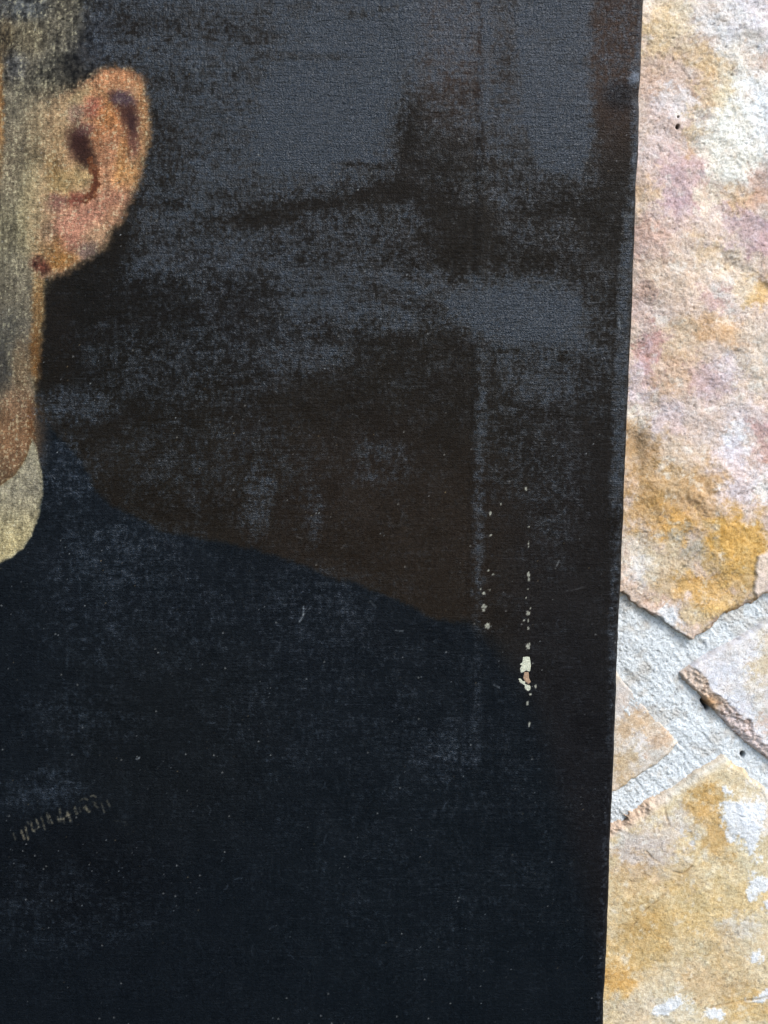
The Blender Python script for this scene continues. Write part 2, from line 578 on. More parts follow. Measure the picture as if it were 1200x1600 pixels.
def s2_along(px, py):
    # distance in from the lower-left edge
    ex, ey = 139.0, 138.0
    L = math.hypot(ex, ey)
    return ((px - 1061) * ey - (py - 1052) * ex) / L


def s2_extra(px, py, h, rgb, sdf):
    d = s2_along(px, py) + fbm(px / 13, py / 13, 131, 4) * 4
    t = ((px - 1061) + (py - 1052)) / 2
    h = h * 0.55
    lip = 19 + fbm(px / 34, py / 34, 136, 3) * 5 + fbm(px / 14, py / 14, 132, 3) * 2
    low = (1 - sstep(lip - 3, lip + 2, d)) * sstep(-8, 6, t) * (1 - sstep(170, 260, t))
    h = h - low * (1.0 + 5.5 * np.clip(1 - d / np.maximum(lip, 4), 0, 1.2)) + low * fbm(px / 6, py / 6, 133, 4, 0.65) * 2.6
    c = np.empty(rgb.shape)
    c[:] = np.array([214, 186, 160.])
    c += (fbm(px / 10, py / 10, 134, 4) * 26)[..., None] * np.array([0.8, 0.95, 1.1])
    far = sstep(48, 78, t)
    c = c + (np.array([224, 206, 204.]) - c) * (far * 0.7)[..., None]
    br = np.exp(-((px - 1108) / 14) ** 2 - ((py - 1098) / 12) ** 2)
    c = c + (np.array([178, 118, 58.]) - c) * (br * 0.8)[..., None]
    rgb = rgb + (c - rgb) * (low * 0.8)[..., None]
    pk = sstep(0.35, 0.6, fbm(px / 6, py / 6, 135, 3)) * low
    rgb = rgb + (np.array([110, 84, 66.]) - rgb) * (pk * 0.45)[..., None]
    return h, rgb


build_stone('stone', S2, (216, 210, 202), S2_BLOBS, 31, face=4, bevel=7, drop=24, warp=1.3, extra=s2_extra,
            label='pale grey-white stone with a broken brown lower edge')

# --- tan stone whose tip shows beside the canvas
S3 = [(700, 850), (905, 980), (968, 1054), (1014, 1106), (1064, 1164), (1022, 1202), (962, 1244), (860, 1290), (700, 1300)]
S3_BLOBS = [(975, 1095, 26, 34, 30, (210, 198, 186), .85), (1000, 1140, 34, 22, 10, (206, 170, 124), .75), (1005, 1165, 18, 12, 0, (226, 218, 212), .7),
            (975, 1200, 26, 26, 0, (200, 168, 116), .7), (1035, 1160, 18, 16, 0, (206, 168, 128), .7)]


def s3_extra(px, py, h, rgb, sdf):
    return h * 0.5, rgb


build_stone('stone', S3, (216, 200, 178), S3_BLOBS, 51, face=-5.5, bevel=7, drop=9, warp=3.2, extra=s3_extra,
            label='small tan stone tip set flush in the mortar')

# --- yellow stone at the bottom right
S4 = [(1133, 1172), (1150, 1190), (1200, 1235), (1300, 1330), (1380, 1500), (1340, 1900), (900, 2000), (680, 1800), (760, 1420), (900, 1318), (958, 1282),
      (1000, 1257), (1050, 1226), (1100, 1192)]
S4_BLOBS = [(1040, 1300, 60, 30, -30, (206, 190, 172), .8), (1108, 1246, 40, 24, -35, (204, 156, 78), .9), (1120, 1300, 26, 40, -15, (208, 160, 84), .8),
            (1150, 1225, 40, 26, 40, (214, 194, 152), .8), (1185, 1260, 30, 44, 30, (220, 210, 192), .8), (1180, 1330, 40, 30, 20, (216, 196, 148), .6),
            (975, 1320, 24, 22, 0, (220, 218, 212), .7), (1010, 1340, 46, 30, -10, (206, 186, 168), .7), (990, 1372, 40, 26, 0, (204, 164, 104), .6),
            (1068, 1345, 26, 30, 0, (210, 176, 112), .6), (1060, 1375, 30, 22, 0, (202, 176, 140), .6), (1030, 1430, 70, 46, -25, (206, 168, 100), .75),
            (1000, 1480, 46, 50, -35, (204, 160, 84), .7), (1100, 1440, 60, 50, 20, (214, 180, 112), .7), (1160, 1400, 46, 30, 0, (218, 186, 120), .6),
            (1152, 1450, 30, 26, 0, (206, 202, 194), .7), (1130, 1480, 60, 24, 15, (206, 170, 112), .6), (1180, 1490, 30, 36, 0, (216, 194, 152), .6),
            (965, 1530, 30, 26, -30, (214, 160, 74), .85), (1030, 1540, 60, 26, -20, (214, 194, 156), .6), (1120, 1540, 60, 26, 10, (206, 168, 112), .65),
            (1050, 1585, 56, 22, 0, (216, 202, 172), .7), (985, 1580, 34, 26, 0, (206, 182, 146), .6), (1170, 1575, 46, 24, -8, (212, 170, 96), .7),
            (1075, 1303, 10, 9, 0, (196, 200, 206), .8)]


def s4_left(px, py):
    ex, ey = -175.0, 110.0
    L = math.hypot(ex, ey)
    return ((px - 1133) * ey - (py - 1172) * ex) / L


def s4_extra(px, py, h, rgb, sdf):
    d = s4_left(px, py) + fbm(px / 12, py / 12, 171, 4) * 3
    t = (1133 - px) / 1.0
    band = 1 - sstep(10, 26, d)
    # rough, crumbling upper edge that deepens towards the canvas
    left = sstep(70, 130, t)
    crumb = (1 - sstep(14, 26, d)) * left * sstep(-20, 0, t)
    n = fbm(px / 9, py / 9, 172, 4, 0.6)
    h = h * 0.7 + crumb * (n * 3.5 - 3.5) - (1 - sstep(5, 20, d)) * (1 - left) * 8
    rgb = rgb + (np.array([222, 218, 208.]) - rgb) * (band * 0.75 * sstep(6, 14, d))[..., None]
    cc = np.empty(rgb.shape)
    cc[:] = np.array([212, 182, 156.])
    cc += (fbm(px / 5, py / 5, 173, 3) * 30)[..., None]
    rgb = rgb + (cc - rgb) * (crumb * 0.85)[..., None]
    g = (1 - sstep(3, 14, d)) * (1 - left) * sstep(-30, -2, t + 10)
    rgb = rgb + (np.array([186, 178, 178.]) - rgb) * (g * 0.6)[..., None]  # grey shading on the edge face, painted into the stone colour
    for cx, cy, r in ((974, 1281, 5.5), (981, 1273, 3.2), (1007, 1243, 2.4), (996, 1262, 2.6), (963, 1284, 2.2), (1020, 1246, 2.0)):
        dd = np.hypot(px - cx, (py - cy) * 1.2) + fbm(px / 4, py / 4, 174, 2) * 1.6
        k = 1 - sstep(r * 0.5, r * 1.25, dd)
        h = h - k * 26
        rgb = rgb + (np.array([58, 44, 34.]) - rgb) * (k * 0.9)[..., None]
    # white lime crust
    n2 = fbm(px / 17, py / 17, 175, 5, 0.6)
    for (cx, cy, rx, ry, a) in ((1160, 1290, 26, 42, -25), (1175, 1265, 16, 20, 0), (1185, 1380, 22, 22, -30), (1197, 1410, 10, 10, 0),
                                (1180, 1495, 12, 10, 0), (1050, 1570, 30, 9, -20), (1110, 1585, 20, 8, 10), (1190, 1555, 24, 8, -20), (1135, 1235, 14, 8, 30)):
        c, s = math.cos(math.radians(a)), math.sin(math.radians(a))
        dx, dy = px - cx, py - cy
        e = np.sqrt(((dx * c + dy * s) / rx) ** 2 + ((-dx * s + dy * c) / ry) ** 2) + n2 * 0.75
        k = 1 - sstep(0.55, 1.15, e + fbm(px / 4, py / 4, 178, 2) * 0.25)
        h = h + k * (0.6 + fbm(px / 5, py / 5, 176, 3) * 0.4)
        rgb = rgb + (np.array([226, 229, 232.]) - rgb) * (k * 0.88)[..., None]
    # hairline cracks and shallow scarps
    for pts in ([(985, 1450), (1000, 1428), (1020, 1410), (1038, 1395)], [(1038, 1262), (1040, 1274), (1046, 1290)], [(1050, 1360), (1066, 1364), (1080, 1352)],
                [(1110, 1575), (1150, 1566), (1185, 1560), (1240, 1540)], [(1010, 1330), (1020, 1342), (1030, 1346)]):
        buf = np.zeros(px.shape + (1,))
        paint_line(px, py, buf, [(x + 0.0, y) for x, y in pts], 2.6, (1.0,), 1.0)
        b = buf[..., 0] * (0.5 + 0.5 * sstep(-0.3, 0.4, fbm(px / 7, py / 7, 177, 2)))
        h = h - b * 1.5
        rgb = rgb + (np.array([140, 108, 66.]) - rgb) * (b * 0.35)[..., None]
    return h, rgb


def s4_bevel(px, py, bw):
    return np.where(s4_left(px, py) < 40, 12.0, 7.0)


build_stone('stone', S4, (216, 192, 144), S4_BLOBS, 71, face=3, bevel=8, drop=30, warp=3.0, extra=s4_extra, wvar=s4_bevel,
            label='large yellow stone with white lime crust at the bottom')

# --- neighbours beyond the frame
OUT = [
    ([(1330, -340), (1760, -360), (1800, 120), (1700, 420), (1400, 470), (1370, 180)], (206, 176, 140)),
    ([(1390, 520), (1690, 470), (1800, 640), (1760, 830), (1430, 815), (1350, 700)], (214, 200, 186)),
    ([(1345, 1340), (1480, 1370), (1680, 1240), (1800, 1400), (1760, 1900), (1400, 1880), (1430, 1500)], (206, 184, 150)),
    ([(150, -330), (600, -340), (660, 600), (500, 640), (200, 560)], (208, 184, 160)),
    ([(150, 640), (520, 690), (660, 680), (790, 900), (650, 860), (640, 1290), (160, 1240)], (204, 178, 132)),
    ([(160, 1300), (640, 1350), (720, 1420), (630, 1800), (820, 2020), (150, 2030)], (210, 192, 168)),
    ([(-420, -330), (100, -330), (140, 560), (-420, 500)], (204, 180, 146)),
    ([(-420, 560), (100, 620), (110, 1240), (-420, 1300)], (212, 196, 172)),
    ([(-420, 1360), (110, 1300), (100, 2030), (-420, 2030)], (206, 176, 128)),
]
for i, (poly, base) in enumerate(OUT):
    r2 = random.Random(50 + i)
    xs, ys = [p[0] for p in poly], [p[1] for p in poly]
    bl = [(r2.uniform(min(xs), max(xs)), r2.uniform(min(ys), max(ys)), r2.uniform(40, 130), r2.uniform(30, 100), r2.uniform(-40, 40),
           r2.choice([(226, 220, 212), (206, 156, 88), (194, 156, 150), (214, 178, 112), (188, 150, 110)]), 0.7) for _ in range(26)]
    build_stone('stone', poly, base, bl, 200 + 20 * i, face=2, bevel=14, drop=34, warp=6)

# --- mortar
P, px, py = wall_grid(-520, -430, 1900, 2130, 1.35, dense=(930, 900, 1240, 1320), coarse=16)
t = (px + py)
strok = afbm((px - py) / 8.0 + fbm(px / 90, py / 90, 303, 2) * 1.0, (px + py) / 60.0, 305, 3)
gr = fbm(px / 6.5, py / 6.5, 301, 4, 0.62)
gr2 = fbm(px / 3.4, py / 3.4, 302, 2)
h = -9 + fbm(px / 60, py / 60, 300, 3) * 2 + gr * 0.35 + strok * 0.8 + gr2 * 0.55
pits = sstep(0.40, 0.8, fbm(px / 4.6, py / 4.6, 304, 3, 0.6))
h -= pits * 0.9
# it sinks beside the white stone, and bulges over the lower-left corner of the upper stone
h -= np.exp(-(s2_along(px, py) / 9.0) ** 2) * 2.5 * sstep(1060, 1075, px)
h -= np.exp(-((px - 1110) / 18) ** 2 - ((py - 1120) / 18) ** 2) * 5
hole = 1 - sstep(3.2, 6.2, np.hypot(px - 1164, (py - 1182) * 1.15) + fbm(px / 4, py / 4, 306, 2) * 1.2)
h -= hole * 24
hole2 = 1 - sstep(2.5, 5.5, np.hypot(((px - 1105) * 0.55 + (py - 1104) * 0.83) * 0.42, (-(px - 1105) * 0.83 + (py - 1104) * 0.55) * 1.1) + fbm(px / 4, py / 4, 307, 2) * 1.2)
h -= hole2 * 20
rgb = np.empty(px.shape + (3,))
rgb[:] = np.array([220, 224, 224.])
rgb += (gr * 7 + strok * 5 + gr2 * 9 - pits * 12)[..., None]
warmm = sstep(0.2, 0.9, fbm(px / 28, py / 28, 308, 4))
rgb += (np.array([196, 188, 176.]) - rgb) * (warmm * 0.6)[..., None]
gm_ = sstep(0.35, 0.9, fbm(px / 14, py / 14, 309, 4, 0.6))
rgb += (np.array([176, 168, 156.]) - rgb) * (gm_ * 0.35)[..., None]
grit = sstep(0.75, 1.1, fbm(px / 2.8, py / 2.8, 310, 2))
rgb *= (1 - 0.22 * grit)[..., None]
h -= grit * 1.0
rgb += (np.array([40, 34, 30.]) - rgb) * (np.maximum(hole, hole2) * 0.85)[..., None]
P[..., 1] -= h * WPX
V = P.reshape(-1, 3)
me = raw_mesh('mortar', V - np.array([0, WALL_Y, 0]), grid_quads(*px.shape))
set_col(me, 'Col', to_lin(rgb.reshape(-1, 3)) / GAIN)
mortar = link('mortar', me, [M_MORTAR], wall)
mortar['label'] = 'pale grey sandy mortar between the stones'

# ------------------------------------------------------------------ the painting
ROLL = 0.0113
U_AX = np.array([math.cos(ROLL), 0, -math.sin(ROLL)])
V_AX = np.array([math.sin(ROLL), 0, math.cos(ROLL)])
U_EDGE = 0.0752 * math.cos(ROLL)
U_LEFT, V_BOT, V_TOP = -0.215, -0.262, 0.225
painting = empty('oil_painting', (0, 0, BASE_Z),
                 'worn unframed oil portrait on canvas, dark jacket and ear showing, against the stone wall', 'painting')

R_EDGE = 0.0019
us = spaced(U_LEFT, -0.132, U_EDGE, U_EDGE, 1.5 * PX, 14 * PX)
us = np.unique(np.concatenate([us, U_EDGE - np.array([0.00004, 0.00012, 0.00022, 0.00045]), U_LEFT + np.array([0.0001, 0.0004, 0.001, 0.002])]))
vs = spaced(V_BOT, -0.186, 0.160, V_TOP, 1.5 * PX, 14 * PX)
vs = np.unique(np.concatenate([vs, V_TOP - np.array([0.0001, 0.0004, 0.001]), V_BOT + np.array([0.0001, 0.0004, 0.001])]))
UU, VV = np.meshgrid(us, vs)
P = UU[..., None] * U_AX + VV[..., None] * V_AX
px, py = project(P)

# grain fields
thr_v = afbm(px / 3.4, py / 26, 401, 2)          # vertical threads
thr_h = afbm(px / 26, py / 3.4, 402, 2)          # horizontal threads
spk = fbm(px / 3.6, py / 3.6, 403, 2)
mott = fbm(px / 40, py / 40, 404, 5, 0.6)
wob = fbm(px / 12, py / 12, 405, 3) * 2.2 + spk * 1.6

# ---- picture: ground colours
rgb = np.empty(px.shape + (3,))
rgb[:] = np.array([32, 27, 21.])
paint_blob(px, py, rgb, 965, 70, 60, 150, (76, 59, 49), .9)
paint_blob(px, py, rgb, 790, 100, 110, 120, (52, 42, 36), .6)
paint_blob(px, py, rgb, 705, 60, 60, 110, (66, 52, 44), .8)
paint_blob(px, py, rgb, 640, 840, 260, 150, (42, 34, 27), .8, 15)
paint_blob(px, py, rgb, 900, 900, 110, 300, (32, 29, 28), .7)
paint_blob(px, py, rgb, 900, 1400, 160, 420, (25, 26, 30), .8)
rgb += (mott * 3.0 + spk * 2.0)[..., None]

paint_blob(px, py, rgb, 200, 520, 190, 130, (22, 19, 15), .8)
paint_blob(px, py, rgb, 420, 480, 160, 90, (27, 24, 21), .6)
# coat
coat = [(52, 636), (66, 655), (98, 690), (128, 722), (152, 770), (172, 788), (205, 803), (248, 828), (300, 838), (350, 848), (400, 858),
        (440, 872), (478, 884), (520, 902), (560, 913), (600, 930), (640, 947), (676, 966), (700, 970), (735, 974), (775, 1010), (812, 1060),
        (842, 1120), (862, 1190), (885, 1290), (940, 1500), (950, 2100), (-900, 2100), (-900, 900), (-60, 900), (30, 800)]
cw = poly_sdf(px, py, coat) + wob
soft = 5 + 26 * sstep(690, 820, px)
w = sstep(-soft, soft, cw)
coat_c = np.empty(rgb.shape)
coat_c[:] = np.array([19, 24, 29.])
paint_blob(px, py, coat_c, 700, 1450, 320, 300, (19, 25, 30), .8)
paint_blob(px, py, coat_c, 260, 1150, 160, 160, (22, 25, 27), .6)
paint_blob(px, py, coat_c, 120, 1370, 130, 90, (14, 17, 21), .7)
coat_c += (mott * 1.5 + spk * 1.2 + afbm(px / 5, py / 60, 406, 2) * 1.3)[..., None]
rgb = rgb + (coat_c - rgb) * w[..., None]

hx = px + fbm(px / 6, py / 6, 411, 3, 0.6) * 2.6 + thr_h * 1.0 + spk * 1.2
hy = py + fbm(px / 6, py / 6, 412, 3, 0.6) * 2.6 + thr_v * 1.4 + fbm(px / 3.3, py / 3.3, 413, 2) * 1.2
# head: skin of cheek and neck, greying hair above
face_edge = [(76, 180), (74, 300), (66, 380), (68, 430), (69, 480), (66, 520), (60, 560), (54, 610), (51, 650), (49, 685), (38, 715), (20, 742), (0, 757),
             (-120, 850), (-700, 850), (-700, -60), (-40, -40), (60, 60), (90, 130)]
paint_poly(hx, hy, rgb, face_edge, (128, 120, 96), 8, 1.0, wob)
paint_poly(hx, hy, rgb, [(-700, -700), (150, -700), (135, -60), (135, 30), (128, 80), (100, 120), (70, 150), (30, 150), (-20, 120), (-700, 120)], (100, 95, 80), 26, .9)
paint_blob(hx, hy, rgb, 20, 10, 40, 22, (84, 86, 84), .7)
paint_blob(hx, hy, rgb, 50, 10, 30, 18, (72, 74, 74), .6)
paint_blob(hx, hy, rgb, 92, 118, 46, 26, (52, 50, 46), .55, -25, .7)
paint_blob(hx, hy, rgb, 122, 104, 30, 13, (46, 40, 34), .5, -25, .6)
paint_blob(hx, hy, rgb, 78, 140, 26, 22, (62, 62, 58), .7, -30)
paint_blob(hx, hy, rgb, 142, 62, 36, 54, (46, 46, 48), .7)
paint_blob(hx, hy, rgb, 6, 90, 12, 34, (62, 52, 40), .7)
paint_blob(hx, hy, rgb, 10, 55, 12, 30, (84, 68, 46), .6)
paint_blob(hx, hy, rgb, 24, 100, 16, 24, (80, 82, 84), .6)
paint_blob(hx, hy, rgb, 40, 60, 30, 26, (108, 98, 72), .6)
paint_blob(hx, hy, rgb, 100, 40, 26, 34, (96, 90, 74), .6)
paint_blob(hx, hy, rgb, 45, 215, 20, 50, (98, 94, 76), .65)
paint_blob(hx, hy, rgb, 30, 160, 24, 30, (118, 114, 92), .6)
paint_blob(hx, hy, rgb, -2, 190, 8, 90, (152, 112, 64), .9, 0, .4)
paint_blob(hx, hy, rgb, 44, 275, 22, 26, (92, 90, 70), .6)
paint_blob(hx, hy, rgb, 15, 260, 20, 50, (122, 112, 86), .6)
paint_blob(hx, hy, rgb, 10, 370, 30, 60, (120, 116, 88), .7)
paint_blob(hx, hy, rgb, 45, 350, 20, 60, (142, 136, 100), .7)
paint_blob(hx, hy, rgb, 20, 450, 36, 60, (112, 108, 88), .7)
paint_blob(hx, hy, rgb, 15, 520, 30, 34, (80, 78, 70), .7)
paint_blob(hx, hy, rgb, 3, 580, 13, 42, (54, 51, 49), .75)
paint_blob(hx, hy, rgb, 60, 475, 9, 64, (150, 113, 64), .8)
paint_blob(hx, hy, rgb, 55, 555, 9, 40, (116, 78, 40), .9)
paint_blob(hx, hy, rgb, 34, 575, 13, 46, (118, 98, 70), .7)
paint_blob(hx, hy, rgb, 22, 685, 40, 66, (128, 96, 66), .92)
paint_blob(hx, hy, rgb, 30, 632, 20, 24, (138, 110, 80), .6)
paint_blob(hx, hy, rgb, 48, 655, 6, 36, (104, 66, 38), .7)
paint_blob(hx, hy, rgb, -10, 745, 30, 22, (98, 70, 48), .6)
# dark brown beside the neck
paint_blob(hx, hy, rgb, 92, 520, 26, 90, (30, 24, 18), .55)

# collar
collar = [(50, 686), (56, 700), (63, 730), (66, 758), (66, 772), (60, 805), (48, 838), (36, 856), (18, 870), (0, 879), (-80, 900), (-140, 880), (-90, 815), (-20, 770),
          (8, 754), (30, 733), (42, 712)]
paint_poly(px, py, rgb, collar, (156, 152, 120), 3.0, 1.0, wob * 0.35)
cm = in_box(px, py, -160, 670, 80, 910)
csub = sstep(-3, 3, poly_sdf(px[cm], py[cm], collar) + wob[cm] * 0.35)
grad = np.zeros(rgb[cm].shape)
grad[:] = np.array([154, 149, 122.])
lowc = sstep(760, 850, py[cm])
grad = grad + (np.array([178, 166, 118.]) - grad) * (lowc * 0.9)[:, None]
edgec = 1 - sstep(0, 9, poly_sdf(px[cm], py[cm], collar))
grad = grad + (np.array([134, 130, 98.]) - grad) * (edgec * 0.4)[:, None]
rgb[cm] = rgb[cm] + (grad - rgb[cm]) * csub[:, None]
paint_line(px, py, rgb, [(0, 757), (22, 742), (38, 718), (49, 688)], 2.0, (104, 74, 44), .6)

paint_blob(hx, hy, rgb, 92, 128, 50, 20, (58, 56, 50), .5, -28)
paint_blob(hx, hy, rgb, 80, 215, 40, 76, (150, 132, 96), .8)
paint_blob(hx, hy, rgb, 62, 330, 26, 90, (158, 146, 106), .8)
# ear
ear = [(112, 142), (135, 128), (150, 119), (168, 110), (186, 106), (203, 109), (217, 121), (226, 143), (232, 170), (232, 205), (226, 245), (216, 282),
       (202, 313), (186, 342), (170, 366), (152, 388), (138, 402), (118, 414), (98, 426), (80, 432), (66, 428), (58, 412), (62, 380), (66, 330), (68, 280), (70, 230), (74, 190), (92, 160)]
paint_poly(hx, hy, rgb, ear, (186, 148, 108), 12, 1.0, wob * 0.9)
eb = np.array(rgb)
E = [
    (190, 122, 34, 14, 8, (186, 132, 88), .9), (155, 133, 30, 12, -28, (184, 132, 90), .85), (222, 165, 8, 40, -6, (176, 128, 80), .8),
    (223, 225, 10, 50, 10, (170, 130, 84), .7), (98, 190, 22, 44, 12, (170, 146, 106), .9), (124, 150, 22, 10, -35, (164, 146, 104), .8), (88, 250, 18, 50, 0, (172, 144, 100), .8),
    (168, 205, 30, 52, 8, (182, 126, 82), .95), (160, 158, 24, 20, -20, (190, 142, 94), .7), (147, 168, 17, 15, -35, (168, 102, 82), .75), (176, 178, 22, 26, 0, (188, 130, 74), .6),
    (172, 250, 22, 44, 6, (184, 134, 96), .8), (118, 178, 12, 16, 0, (140, 116, 98), .7), (196, 276, 22, 24, 10, (184, 136, 80), .7), (192, 240, 9, 30, 12, (180, 138, 74), .5),
    (128, 270, 18, 24, 0, (186, 160, 108), .9), (92, 290, 24, 28, 0, (172, 148, 96), .8), (80, 262, 10, 20, 0, (156, 120, 66), .6),
    (160, 320, 44, 20, -28, (184, 130, 100), .8), (116, 352, 46, 26, -20, (190, 136, 108), .85), (150, 372, 22, 20, -40, (176, 144, 108), .7), (180, 335, 14, 20, 30, (178, 134, 98), .7),
    (110, 382, 20, 14, 0, (156, 110, 88), .7), (78, 392, 22, 26, 0, (160, 118, 66), .8), (98, 408, 22, 12, -20, (150, 106, 50), .7),
    (137, 391, 16, 12, -30, (106, 92, 84), .75), (74, 365, 11, 17, 0, (132, 104, 84), .7), (200, 215, 8, 46, 10, (160, 104, 66), .4),
]
for (cx, cy, rx, ry, a, c, s) in E:
    paint_blob(hx, hy, rgb, cx, cy, rx, ry, c, s, a, .55)
scapha = [(170, 144), (186, 143), (203, 145), (213, 160), (217, 188), (217, 216), (212, 236), (204, 232), (201, 210), (195, 198), (187, 186), (180, 168)]
paint_poly(hx, hy, rgb, scapha, (82, 52, 43), 9, .95)
paint_blob(hx, hy, rgb, 192, 154, 18, 10, (86, 70, 78), .75, 10)
paint_blob(hx, hy, rgb, 206, 192, 6, 22, (52, 34, 34), .6, -10)
paint_blob(hx, hy, rgb, 209, 226, 8, 20, (116, 76, 62), .6)
paint_blob(hx, hy, rgb, 125, 225, 18, 29, (58, 34, 29), .97, -12, .6)
paint_blob(hx, hy, rgb, 137, 247, 13, 20, (58, 36, 28), .9, -25, .5)
paint_line(hx, hy, rgb, [(141, 252), (148, 270), (150, 286), (145, 302), (134, 312)], 16, (120, 72, 44), .85)
paint_line(hx, hy, rgb, [(147, 268), (150, 288), (142, 306), (130, 314)], 7, (92, 50, 34), .75)
paint_blob(hx, hy, rgb, 117, 311, 16, 10, (124, 68, 54), .85, -10)
paint_blob(hx, hy, rgb, 86, 316, 16, 15, (122, 86, 74), .9)
paint_blob(hx, hy, rgb, 75, 322, 8, 8, (126, 92, 76), .6)
paint_blob(hx, hy, rgb, 62, 415, 16, 12, (66, 32, 28), .9, 35, .6)
paint_blob(hx, hy, rgb, 132, 204, 14, 9, (110, 76, 74), .5, -30)
paint_blob(hx, hy, rgb, 62, 345, 20, 66, (164, 142, 104), .6)
paint_blob(hx, hy, rgb, 70, 240, 16, 60, (154, 136, 100), .5)
paint_blob(hx, hy, rgb, 62, 414, 14, 10, (78, 42, 32), .6, 35, .7)
# the ear's own soft edge
ed = np.abs(poly_sdf(hx, hy, ear))
em = (ed < 14) & (hx > 150)
rgb[em] = rgb[em] * (1 - 0.10 * np.exp(-(ed[em] / 5) ** 2))[:, None]

# flesh paint lies thicker and shows its threads
skin = np.clip(sstep(70, 120, rgb.mean(-1)), 0, 1)
head_in = sstep(-20, 6, np.maximum(poly_sdf(px, py, face_edge), np.where(py < 160, 150 - px + fbm(px / 9, py / 12, 415, 3) * 14, -99)))
rgb *= (1 + head_in * (1 - skin) * (1 - 0.75 * sstep(420, 480, py)) * (spk * 0.34 + thr_v * 0.16 + fbm(px / 9, py / 13, 416, 3) * 0.30))[..., None]
rgb *= (1 + 0.03 * skin)[..., None]
rgb += skin[..., None] * np.array([3.0, -2.0, 1.0])
tex = thr_v * 0.09 + spk * 0.13 + mott * 0.10 + fbm(px / 11, py / 15, 414, 3) * 0.10
rgb *= (1 + skin * tex)[..., None]
glints = sstep(0.45, 1.0, fbm(px / 2.9, py / 2.9, 421, 2) + thr_v * 0.30) * sstep(46, 100, rgb.mean(-1))
rgb += (np.array([232, 220, 176.]) - rgb) * (glints * 0.50)[..., None]  # sparkle of the weave, painted into the colour as pale flecks
dk = sstep(0.5, 1.0, fbm(px / 4.0, py / 3.2, 422, 2)) * skin
rgb *= (1 - dk * 0.18)[..., None]

# painted chain on the waistcoat: short pale touches
rag = 0.35 + 0.65 * sstep(-0.5, 0.4, fbm(px / 2.6, py / 2.6, 431, 2))
CH = [([(100, 490), (115, 535)], 2, .4), ([(158, 470), (182, 532)], 4, .75), ([(190, 440), (210, 535)], 2.6, .8), ([(203, 402), (215, 425)], 1.8, .5),
      ([(232, 402), (242, 465), (256, 480)], 2.2, .7), ([(268, 384), (292, 442)], 3, .7), ([(248, 474), (288, 446)], 2, .55), ([(308, 368), (337, 462)], 2.4, .65),
      ([(350, 342), (364, 412)], 2.4, .55), ([(366, 352), (392, 416)], 2.6, .6), ([(448, 308), (460, 402)], 2.6, .6), ([(432, 368), (442, 402)], 2.2, .55),
      ([(440, 386), (478, 384)], 2.6, .6), ([(474, 370), (482, 412)], 2.4, .5), ([(502, 330), (532, 402)], 4, .7), ([(495, 362), (527, 344)], 3, .6),
      ([(560, 298), (576, 342)], 4, .65), ([(594, 298), (604, 326)], 2.2, .5), ([(628, 300), (672, 326)], 4, .5), ([(640, 284), (662, 330)], 3, .5),
      ([(598, 246), (630, 228), (656, 238)], 1.4, .55), ([(680, 213), (700, 206), (717, 219)], 1.6, .6), ([(688, 252), (716, 266)], 2, .45), ([(708, 278), (732, 297)], 2, .4),
      ([(758, 262), (782, 332)], 2.2, .45), ([(804, 247), (822, 288)], 2, .5), ([(860, 395), (945, 405), (955, 430), (930, 432)], 1.2, .15)]
for pts, wd, st in CH:
    paint_line(px, py, rgb, [(x / 4.8, 1200 + y / 4.8) for x, y in pts], wd * 0.8, (152, 142, 116), st * 0.85, rag)
paint_line(px, py, rgb, [(94, 1221), (106, 1221), (116, 1224)], 1.2, (92, 98, 104), .5, rag)

# ---- varnish bloom and reflected sky, painted together as one mask
B = np.zeros(px.shape)


def bloom_sheen_poly(pts, v, soft):
    global B
    buf = np.zeros(px.shape + (1,))
    paint_poly(px, py, buf, pts, (1.0,), soft, 1.0)
    B = np.maximum(B, buf[..., 0] * v)


def bloom_sheen_blob(cx, cy, rx, ry, v, ang=0.0, soft=.6, sub=False):
    global B
    buf = np.zeros(px.shape + (1,))
    paint_blob(px, py, buf, cx, cy, rx, ry, (1.0,), 1.0, ang, soft)
    B = B * (1 - buf[..., 0] * v) if sub else np.maximum(B, buf[..., 0] * v)


bloom_sheen_poly([(110, -400), (760, -400), (755, 60), (735, 130), (660, 146), (626, 172), (612, 280), (560, 300), (500, 314), (420, 318), (330, 340), (262, 380), (215, 360), (222, 300), (238, 200), (215, 110), (150, 92)], .64, 38)
bloom_sheen_poly([(440, 20), (640, -60), (690, 40), (640, 120), (600, 262), (500, 292), (400, 290), (370, 190)], .97, 44)
bloom_sheen_poly([(240, -60), (420, -60), (420, 60), (300, 70), (240, 40)], .72, 30)
bloom_sheen_poly([(640, -100), (760, -100), (750, 110), (660, 140)], .74, 30)
bloom_sheen_poly([(800, -400), (926, -400), (926, 240), (910, 280), (840, 270), (812, 190), (800, 60)], .93, 16)
bloom_sheen_poly([(745, -400), (775, -400), (768, 190), (750, 190)], .80, 9)
bloom_sheen_poly([(756, -400), (830, -400), (830, 250), (756, 250)], .58, 12)
bloom_sheen_poly([(655, 145), (760, 140), (760, 225), (640, 225)], .34, 24)
bloom_sheen_poly([(640, 225), (940, 225), (940, 330), (800, 340), (640, 300)], .30, 26)
bloom_sheen_poly([(760, 330), (935, 320), (935, 440), (760, 440)], .25, 26)
bloom_sheen_poly([(735, 437), (780, 434), (905, 440), (918, 470), (918, 530), (895, 552), (820, 548), (755, 535), (705, 498), (660, 465)], .92, 30)
bloom_sheen_poly([(400, 392), (560, 410), (700, 425), (720, 505), (620, 522), (540, 515), (440, 520)], .60, 32)
bloom_sheen_poly([(420, 330), (640, 315), (690, 350), (690, 425), (560, 420), (420, 420)], .42, 30)
